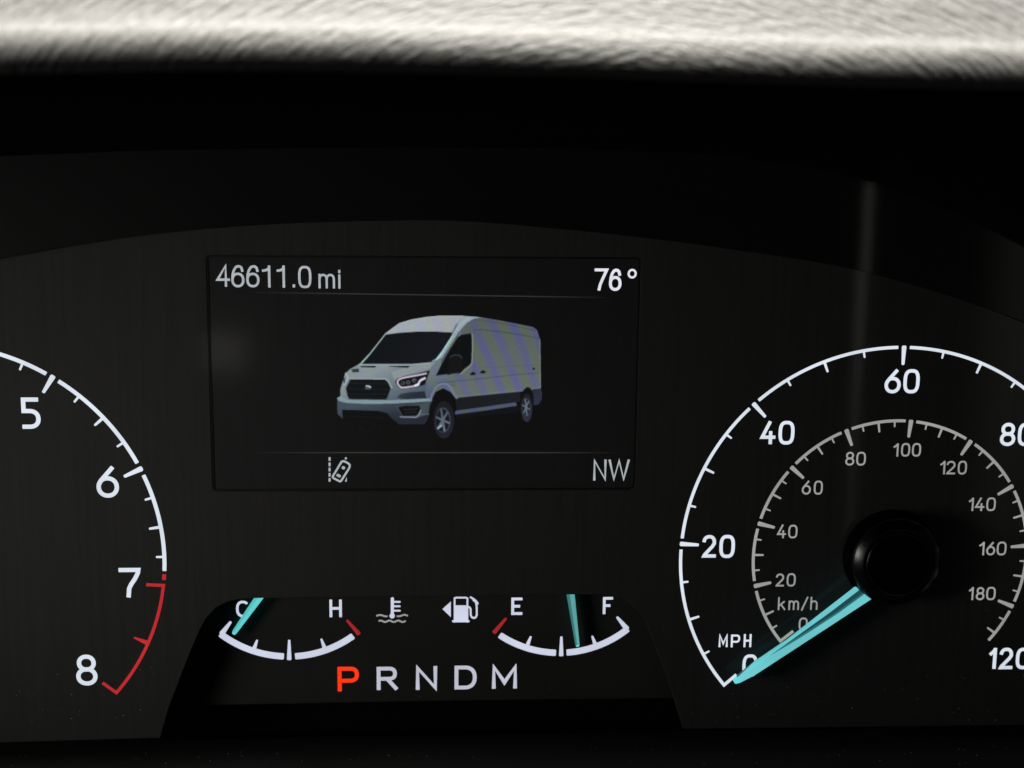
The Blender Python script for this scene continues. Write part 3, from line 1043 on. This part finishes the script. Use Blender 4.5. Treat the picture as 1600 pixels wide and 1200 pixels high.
for a, b in ((245, 345), (390, 487), (528, 624), (668, 765), (805, 900)):
    px_ribbon([c8(257, a), c8(257, b)], 3.1, M_TXT, LANE, 'lane_dash', y=YD, ext=False, rnd=.2)
px_ribbon([c8(610, 352), c8(640, 352), c8(700, 378), c8(760, 412), c8(796, 450), c8(796, 500), c8(770, 560), c8(565, 880), c8(540, 895), c8(510, 885), c8(370, 810), c8(340, 780), c8(350, 745), c8(575, 372)], 3.0, M_TXT, LANE, 'car_outline', closed=True, y=YD)
px_ribbon([c8(590, 508), c8(665, 552)], 4.6, M_TXT, LANE, 'car_window', y=YD, ext=False, rnd=.5)
px_ribbon([c8(448, 712), c8(552, 768)], 4.2, M_TXT, LANE, 'car_window', y=YD, ext=False, rnd=.5)
px_ribbon([c8(693, 248), c8(693, 305)], 3.2, M_TXT, LANE, 'lane_dash', y=YD, ext=False, rnd=.6)
mb = MB()
mb.prism([at(*c8(*p), YD) for p in ((718, 775), (665, 898), (718, 898))], YD - .04, YD + .02)
mb.build('lane_dash', M_TXT, LANE)

# ---- the van drawn by the screen: a field of lit pixels
PIT = 1.25
VX0, VY0, VX1, VY1 = 519.0, 488.0, 853.0, 692.0
SSN = 3
NX, NY = int((VX1 - VX0) / PIT), int((VY1 - VY0) / PIT)
gx = VX0 + (np.arange(NX * SSN) + .5) * PIT / SSN
gy = VY0 + (np.arange(NY * SSN) + .5) * PIT / SSN
GX, GY = np.meshgrid((gx - 500) * 4.2105, (gy - 470) * 4.2105)       # enlarged drawing units
BG = np.array(lin((15, 15, 17)))
IMG = np.tile(BG, (NY * SSN, NX * SSN, 1)).astype(float)
CLS = np.full((NY * SSN, NX * SSN), -1)
CN = []


def cls(name):
    if name not in CN:
        CN.append(name)
    return CN.index(name)


def crom(pts, closed=True, k=6):
    P = [np.array(p, float) for p in pts]
    n = len(P)
    out = []
    for i in range(n if closed else n - 1):
        p0 = P[i - 1] if closed or i > 0 else P[0]
        p1, p2 = P[i], P[(i + 1) % n]
        p3 = P[(i + 2) % n] if closed or i + 2 < n else P[-1]
        for j in range(k):
            t = j / k
            out.append(.5 * ((2 * p1) + (p2 - p0) * t + (2 * p0 - 5 * p1 + 4 * p2 - p3) * t * t + (3 * p1 - p0 - 3 * p2 + p3) * t**3))
    if not closed:
        out.append(P[-1])
    return out


def stripes(amp=1.0):
    ph = (GX - .34 * (GY - 200) - .00022 * (GY - 200) * np.abs(GY - 200)) / 124.0
    s_ = np.sin(2 * np.pi * (ph - 8.10) + .5 * np.sin(GY / 90 + GX / 170))
    s_ = np.tanh(1.1 * s_) * amp * (.72 + .28 * np.sin(GX / 77 + 1) * np.sin(GY / 61 + 2))
    s_ = s_[..., None]
    return np.maximum(s_, 0) * np.array([-7.0, -9.0, 27.0]) + np.maximum(-s_, 0) * np.array([1.0, 5.0, -21.0])


def colfield(c, grad=None, st=0.0):
    """c sRGB; grad = ((x0,y0),(x1,y1),c2) linear change to c2; st = strength of the moire bands."""
    A = np.tile(np.array(c, float), (*GX.shape, 1))
    if grad:
        (x0, y0), (x1, y1), c2 = grad
        d = np.array([x1 - x0, y1 - y0], float)
        t = np.clip(((GX - x0) * d[0] + (GY - y0) * d[1]) / (d @ d), 0, 1)[..., None]
        A = A * (1 - t) + np.array(c2, float) * t
    if st:
        A = A + stripes(st)
    A = np.clip(A, 0, 255) / 255
    return np.where(A <= .04045, A / 12.92, ((A + .055) / 1.055) ** 2.4)


def inside(pts):
    m_ = np.zeros(GX.shape, bool)
    P = [(float(p[0]), float(p[1])) for p in pts]
    xs_, ys_ = [p[0] for p in P], [p[1] for p in P]
    c0 = np.searchsorted(GX[0], min(xs_)); c1 = np.searchsorted(GX[0], max(xs_)) + 1
    r0 = np.searchsorted(GY[:, 0], min(ys_)); r1 = np.searchsorted(GY[:, 0], max(ys_)) + 1
    sx, sy = GX[r0:r1, c0:c1], GY[r0:r1, c0:c1]
    mm_ = np.zeros(sx.shape, bool)
    for i in range(len(P)):
        (xa, ya), (xb, yb) = P[i - 1], P[i]
        if ya == yb:
            continue
        mm_ ^= ((ya > sy) != (yb > sy)) & (sx < (xb - xa) * (sy - ya) / (yb - ya) + xa)
    m_[r0:r1, c0:c1] = mm_
    return m_


def fill(mask, c, name, grad=None, st=0.0, a=1.0):
    F = colfield(c, grad, st)
    IMG[mask] = IMG[mask] * (1 - a) + F[mask] * a
    if name:
        CLS[mask] = cls(name)


def poly(pts, c, name, smooth=False, **kw):
    fill(inside(crom(pts) if smooth else pts), c, name, **kw)


def stroke(pts, w, c, name, smooth=False, **kw):
    P = crom(pts, False, 5) if smooth else pts
    best = np.full(GX.shape, 1e9)
    for p, q in zip(P[:-1], P[1:]):
        ax, ay, bx, by = float(p[0]), float(p[1]), float(q[0]), float(q[1])
        dx, dy = bx - ax, by - ay
        l2 = dx * dx + dy * dy or 1e-9
        t = np.clip(((GX - ax) * dx + (GY - ay) * dy) / l2, 0, 1)
        best = np.minimum(best, (GX - ax - t * dx) ** 2 + (GY - ay - t * dy) ** 2)
    fill(best < (w / 2) ** 2, c, name, **kw)


def ell(cx, cy, rx, ry, c, name, rot=0.0, **kw):
    a = math.radians(rot)
    X, Y_ = GX - cx, GY - cy
    u, v = X * math.cos(a) + Y_ * math.sin(a), -X * math.sin(a) + Y_ * math.cos(a)
    fill((u / rx) ** 2 + (v / ry) ** 2 < 1, c, name, **kw)


B = 'body'
# underneath, dark
poly([(900, 745), (1290, 692), (1330, 700), (1300, 735), (905, 775)], (20, 22, 24), 'underbody')
poly([(145, 715), (440, 725), (500, 800), (470, 815), (380, 800), (330, 860), (270, 845), (240, 790), (150, 780)], (17, 17, 18), 'underbody')
stroke([(255, 815), (280, 845), (315, 853), (350, 838), (370, 812)], 8, (25, 24, 28), 'underbody', smooth=True)
stroke([(200, 760), (440, 770)], 8, (26, 25, 26), 'underbody')
# side body
poly([(770, 100), (960, 100), (1060, 108), (1200, 132), (1330, 158), (1400, 172), (1428, 192), (1443, 240), (1448, 400), (1450, 580), (1330, 596), (1000, 628), (890, 640), (860, 600), (810, 575), (760, 600), (735, 650), (700, 640), (690, 470), (770, 380), (860, 200), (905, 150)],
     (100, 105, 112), B, grad=((900, 600), (900, 150), (90, 95, 102)), st=1.0)
# cab roof over the windscreen
poly([(430, 222), (520, 150), (600, 125), (700, 108), (790, 100), (960, 101), (925, 120), (890, 165), (868, 208), (760, 202), (640, 202), (520, 210)], (152, 160, 168), B, grad=((520, 200), (900, 120), (150, 154, 158)), st=.45)
stroke([(432, 216), (522, 150), (600, 126), (700, 109), (790, 101), (940, 101)], 5, (168, 178, 176), B)
# screen pillar and door frame sweep
poly([(960, 101), (1060, 108), (1010, 118), (965, 145), (925, 190), (880, 260), (800, 380), (770, 420), (720, 440), (735, 400), (780, 350), (868, 215), (895, 165), (925, 122)], (140, 158, 160), B, grad=((960, 120), (760, 420), (128, 148, 150)), st=.4)
stroke([(985, 108), (930, 150), (890, 205)], 9, (158, 158, 192), B)
stroke([(866, 232), (800, 340), (765, 392)], 15, (158, 198, 204), B)
stroke([(905, 150), (885, 190), (872, 212)], 4, (72, 80, 78), B)
stroke([(915, 205), (830, 340), (775, 450)], 4, (66, 72, 68), B)
stroke([(925, 212), (840, 345)], 7, (118, 118, 108), B)
# bonnet and wing
poly([(255, 418), (275, 412), (600, 418), (700, 410), (760, 392), (800, 372), (770, 480), (740, 640), (560, 648), (440, 650), (180, 652), (135, 625), (135, 580), (150, 530), (165, 480), (200, 448)], (128, 138, 143), B, grad=((450, 420), (560, 640), (84, 95, 104)), st=.26)
poly([(700, 470), (770, 410), (800, 385), (790, 480), (860, 482), (900, 560), (810, 560), (760, 590), (735, 645), (690, 640), (700, 560)], (106, 114, 120), B, grad=((720, 480), (760, 600), (88, 98, 106)), st=.4)
poly([(490, 520), (560, 490), (640, 470), (720, 450), (760, 400), (700, 415), (560, 440), (470, 470)], (140, 150, 150), B, a=.6)
stroke([(270, 412), (330, 348), (430, 222)], 9, (150, 172, 168), B)
stroke([(258, 419), (600, 421), (720, 410)], 9, (142, 158, 162), B)
poly([(205, 450), (255, 445), (258, 470), (215, 472)], (58, 64, 62), 'wing_mirror')
# windscreen
poly([(430, 224), (520, 211), (640, 204), (760, 203), (860, 207), (872, 213), (866, 232), (800, 335), (765, 380), (720, 404), (600, 415), (277, 415), (330, 352)], (19, 23, 27), 'windscreen', grad=((430, 220), (800, 400), (26, 28, 36)))
stroke([(440, 222), (640, 205), (864, 210), (800, 333)], 4, (9, 11, 13), 'windscreen')
stroke([(277, 414), (600, 414), (720, 403)], 4, (8, 9, 12), 'windscreen')
poly([(262, 436), (275, 428), (372, 428), (360, 440)], (14, 15, 24), 'bonnet_vent')
poly([(445, 432), (465, 428), (592, 429), (578, 441)], (14, 15, 24), 'bonnet_vent')
# grille
poly([(190, 525), (205, 514), (430, 517), (448, 535), (466, 575), (442, 640), (424, 658), (200, 655), (182, 630), (170, 585), (172, 560)], (19, 21, 24), 'grille')
for yy, c in ((540, 40), (580, 34), (611, 36), (634, 32)):
    stroke([(190, yy), (320, yy + 5), (452, yy + 4)], 5, (c, c + 3, c + 5), 'grille')
stroke([(205, 512), (320, 512), (430, 514), (450, 530), (472, 572)], 9, (140, 152, 154), 'grille_rim')
stroke([(468, 585), (446, 640)], 6, (96, 108, 112), 'grille_rim')
stroke([(172, 500), (190, 525), (166, 575), (180, 640)], 8, (112, 126, 132), 'grille_rim')
ell(312, 571, 29, 13, (26, 34, 48), 'emblem')
ell(318, 570, 23, 9, (62, 76, 86), 'emblem')
stroke([(304, 561), (322, 562), (331, 569)], 6, (204, 214, 214), 'emblem', smooth=True)
stroke([(300, 577), (318, 581), (330, 573)], 3, (110, 124, 136), 'emblem')
# headlights
poly([(495, 535), (505, 515), (540, 500), (640, 482), (724, 458), (705, 510), (690, 552), (640, 566), (545, 580), (512, 565)], (22, 22, 28), 'headlight')
ell(545, 541, 15, 13, (74, 80, 84), 'headlight'); ell(541, 539, 7, 6, (30, 32, 36), 'headlight')
ell(580, 537, 14, 13, (86, 90, 92), 'headlight'); ell(580, 538, 6, 6, (34, 36, 40), 'headlight')
ell(620, 524, 15, 13, (92, 92, 104), 'headlight'); ell(624, 528, 7, 6, (40, 40, 46), 'headlight')
stroke([(698, 478), (640, 490), (545, 508), (516, 522), (510, 540), (524, 562), (548, 571), (625, 560)], 9, (198, 184, 202), 'headlight', smooth=True)
stroke([(625, 560), (646, 548), (660, 525), (690, 509)], 12, (208, 206, 222), 'headlight', smooth=True)
stroke([(630, 556), (645, 552)], 14, (222, 218, 238), 'headlight')
stroke([(168, 478), (182, 500), (178, 520), (158, 550)], 9, (158, 170, 178), 'headlight', smooth=True)
ell(160, 525, 6, 20, (58, 66, 74), 'headlight')
# bumper
poly([(505, 637), (530, 612), (590, 602), (690, 594), (700, 640), (560, 648)], (58, 64, 72), 'bumper', grad=((560, 600), (600, 640), (48, 52, 64)))
poly([(112, 640), (135, 626), (180, 646), (440, 650), (560, 648), (738, 640), (720, 745), (700, 800), (680, 812), (520, 812), (480, 780), (440, 738), (380, 724), (145, 716), (150, 778), (115, 745)], (72, 82, 92), 'bumper', grad=((400, 660), (430, 800), (46, 50, 60)))
poly([(112, 640), (135, 627), (185, 650), (440, 654), (560, 650), (738, 642), (735, 660), (620, 668), (470, 676), (300, 678), (180, 672), (125, 660)], (122, 142, 148), 'bumper', st=.15)
poly([(500, 695), (660, 676), (720, 664), (712, 745), (640, 770), (545, 765)], (74, 82, 88), 'bumper')
stroke([(715, 745), (640, 748)], 4, (104, 110, 116), 'bumper')
poly([(512, 700), (560, 690), (655, 690), (662, 715), (645, 745), (632, 757), (545, 758)], (20, 21, 23), 'fog_lamp_recess')
stroke([(555, 715), (640, 712)], 5, (52, 54, 52), 'fog_lamp_recess')
stroke([(560, 735), (632, 732)], 5, (46, 46, 46), 'fog_lamp_recess')
stroke([(528, 764), (630, 767), (650, 752), (664, 720)], 7, (128, 134, 144), 'bumper')
# side glass, mirror, handles
poly([(762, 493), (800, 415), (850, 325), (905, 240), (930, 223), (990, 214), (998, 225), (1000, 300), (996, 405), (985, 422), (950, 447), (925, 476), (860, 480)], (14, 17, 19), 'side_window')
stroke([(914, 250), (908, 350)], 6, (24, 28, 30), 'side_window')
poly([(838, 490), (842, 420), (852, 375), (880, 355), (920, 356), (938, 385), (938, 440), (922, 474), (870, 480)], (25, 24, 25), 'wing_mirror')
stroke([(858, 368), (885, 356), (922, 360), (932, 376)], 6, (58, 74, 74), 'wing_mirror')
stroke([(1003, 222), (1005, 300), (1001, 410), (985, 432), (950, 460), (925, 482)], 7, (126, 132, 122), B)
for x, y in ((1006, 481), (1072, 470)):
    ell(x, y, 21, 8, (16, 17, 24), 'door_handle', rot=-8)
    ell(x, y - 7, 9, 7, (20, 21, 26), 'door_handle')
ell(1406, 447, 9, 9, (40, 44, 66), 'door_handle')
# body creases
stroke([(1010, 192), (1060, 190), (1200, 205), (1330, 225), (1446, 248)], 5, (62, 66, 74), B, a=.75)
stroke([(1010, 124), (1100, 132), (1250, 158), (1425, 198)], 4, (66, 70, 74), B, a=.7)
stroke([(770, 540), (900, 528), (1100, 508), (1300, 484), (1447, 474)], 6, (68, 72, 84), B, a=.6)
stroke([(1040, 440), (1447, 420)], 4, (80, 84, 92), B, a=.5)
stroke([(1446, 250), (1449, 400), (1451, 575)], 6, (122, 126, 118), B, a=.8)
stroke([(890, 632), (1000, 620), (1330, 588), (1450, 572)], 8, (112, 118, 120), B, a=.5)
stroke([(1015, 250), (1012, 430), (1030, 560)], 3, (72, 76, 78), B, a=.4)
# sill cladding, rear bumper
poly([(888, 642), (1000, 629), (1320, 597), (1315, 665), (1100, 694), (900, 722)], (31, 33, 36), 'sill_cladding', grad=((900, 680), (1300, 630), (37, 38, 46)))
poly([(888, 724), (1100, 695), (1288, 668), (1296, 690), (1100, 720), (888, 748)], (82, 90, 106), 'sill_cladding', st=.6)
poly([(1398, 582), (1450, 577), (1462, 606), (1458, 650), (1438, 682), (1398, 692)], (50, 54, 64), 'rear_bumper', grad=((1400, 600), (1450, 680), (58, 58, 80)))
# wheels
stroke([(724, 660), (742, 605), (775, 560), (815, 545), (850, 560), (880, 610), (900, 640)], 12, (112, 118, 136), B, smooth=True, st=.4)
poly([(712, 790), (722, 700), (745, 635), (785, 598), (820, 590), (856, 604), (880, 650), (890, 720), (888, 790)], (15, 15, 17), 'wheel_arch', smooth=False)
ell(815, 783, 68, 122, (33, 35, 40), 'wheel', grad=((760, 700), (820, 900), (42, 44, 56)))
ell(809, 785, 49, 82, (78, 84, 92), 'wheel'); ell(807, 786, 45, 76, (26, 29, 36), 'wheel')
for i in range(6):
    a = math.radians(60 * i + 15)
    stroke([(808, 785), (808 + 41 * math.cos(a), 785 + 70 * math.sin(a))], 13, (80, 90, 100), 'wheel', grad=((790, 720), (830, 850), (104, 116, 130)))
ell(808, 785, 14, 20, (92, 102, 112), 'wheel')
stroke([(775, 840), (800, 820)], 10, (150, 164, 180), 'wheel')
poly([(1314, 690), (1318, 640), (1335, 590), (1362, 566), (1385, 574), (1402, 610), (1408, 690)], (17, 18, 20), 'wheel_arch')
ell(1360, 704, 38, 93, (36, 38, 42), 'wheel', grad=((1340, 620), (1370, 800), (56, 58, 74)))
ell(1357, 700, 27, 60, (74, 80, 88), 'wheel'); ell(1356, 700, 24, 55, (28, 31, 38), 'wheel')
for i in range(6):
    a = math.radians(60 * i + 15)
    stroke([(1356, 700), (1356 + 22 * math.cos(a), 700 + 52 * math.sin(a))], 9, (98, 112, 122), 'wheel')
ell(1356, 700, 9, 15, (96, 108, 116), 'wheel')

# lit pixels, one mesh per pictured part
pix = IMG.reshape(NY, SSN, NX, SSN, 3).mean(axis=(1, 3))
pad = np.pad(pix, ((1, 1), (1, 1), (0, 0)), mode='edge')
soft = (pad[1:-1, 1:-1] * 8 + pad[:-2, 1:-1] + pad[2:, 1:-1] + pad[1:-1, :-2] + pad[1:-1, 2:]) / 12
rng = np.random.default_rng(3)
soft = soft * 0.98 * np.clip(soft / 0.13, .2, 1.6) ** 0.28 * (1 + rng.normal(0, .035, soft.shape[:2] + (1,)))
pcl = CLS.reshape(NY, SSN, NX, SSN).transpose(0, 2, 1, 3).reshape(NY, NX, SSN * SSN)
cover = (pcl >= 0).mean(axis=2)
VAN = part('van_picture', DISP)
Xc = np.empty((NY + 1, NX + 1)); Zc = np.empty((NY + 1, NX + 1))
YP = YD - .03
for j in range(NY + 1):
    for i in range(NX + 1):
        Xc[j, i], Zc[j, i] = at(VX0 + i * PIT, VY0 + j * PIT, YP)
sel = {}
for j in range(NY):
    for i in range(NX):
        if cover[j, i] > .1:
            q = pcl[j, i]
            q = q[q >= 0]
            sel.setdefault(int(np.bincount(q).argmax()), []).append((j, i))
for kcl, cells in sel.items():
    groups = [cells]
    nm = CN[kcl]
    if nm in ('wheel', 'wheel_arch'):
        xm = VX0 + 260
        groups = [[c for c in cells if VX0 + c[1] * PIT < xm], [c for c in cells if VX0 + c[1] * PIT >= xm]]
    elif nm == 'door_handle':
        groups = [[c for c in cells if VX0 + c[1] * PIT < 746.5], [c for c in cells if 746.5 <= VX0 + c[1] * PIT < 800], [c for c in cells if VX0 + c[1] * PIT >= 800]]
    elif nm in ('headlight', 'wing_mirror', 'bonnet_vent'):
        xm = {'headlight': 570, 'wing_mirror': 620, 'bonnet_vent': 595}[nm]
        groups = [[c for c in cells if VX0 + c[1] * PIT < xm], [c for c in cells if VX0 + c[1] * PIT >= xm]]
    for cl in groups:
        if not cl:
            continue
        idx, v, f, cols = {}, [], [], []
        for j, i in cl:
            q = []
            for a, b in ((j, i), (j + 1, i), (j + 1, i + 1), (j, i + 1)):
                if (a, b) not in idx:
                    idx[(a, b)] = len(v)
                    v.append((Xc[a, b], YP, Zc[a, b]))
                q.append(idx[(a, b)])
            f.append(tuple(q))
            cols += [*soft[j, i], 1.0]
        o = mesh(nm, v, f, M_PIX, VAN)
        a_ = o.data.attributes.new('Col', 'FLOAT_COLOR', 'FACE')
        a_.data.foreach_set('color', cols)

# ------------------------------------------------------------------ dust
dv, df = [], []


def speck(px, py, y, r, ln=1.0, rot=0.0):
    x, z = at(px, py, y)
    k = len(dv)
    n = 6
    for i in range(n):
        a = 2 * math.pi * i / n + random.random() * .5
        rr = r * (.6 + .6 * random.random())
        u, w = rr * math.cos(a) * ln, rr * math.sin(a)
        dv.append((x + u * math.cos(rot) - w * math.sin(rot), y - .01, z + u * math.sin(rot) + w * math.cos(rot)))
    dv.append((x, y - .01 - r * .5, z))
    for i in range(n):
        df.append((k + i, k + (i + 1) % n, k + n))


for i in range(170):
    px, py = random.uniform(0, 1600), random.triangular(1095, 1200, 1175)
    top = interp([(0, 1180), (500, 1172), (1100, 1162), (1600, 1156)], px)
    if py > top + 1:
        dep = interp([(0, -3.2), (9, -5.7), (25, -7.0), (50, -7.4)], py - top) - .1
    elif (px < 245 or px > 1075) and py < 1130:
        dep = 0.0
    else:
        continue
    speck(px, py, dep, random.uniform(.05, .12), random.choice((1, 1, 1.6)), random.random() * 3)
for i in range(60):
    px = random.choice((random.uniform(0, 240), random.uniform(1080, 1600), random.uniform(1080, 1600)))
    speck(px, random.uniform(1040, 1128), 0.0, random.uniform(.03, .085), random.choice((1, 2)), random.random() * 3)
for p in ((1389, 929), (1541, 953), (1448, 1057), (1382, 1078), (655, 1088), (860, 1075), (1145, 1084)):
    speck(*p, 0.0 if p[0] > 1100 else YL, .07, 1.4, .4)
d = mesh('dust', dv, df, M_DUST)
d['kind'] = 'stuff'
d['label'] = 'fine pale dust specks scattered over the lower panel and trim'
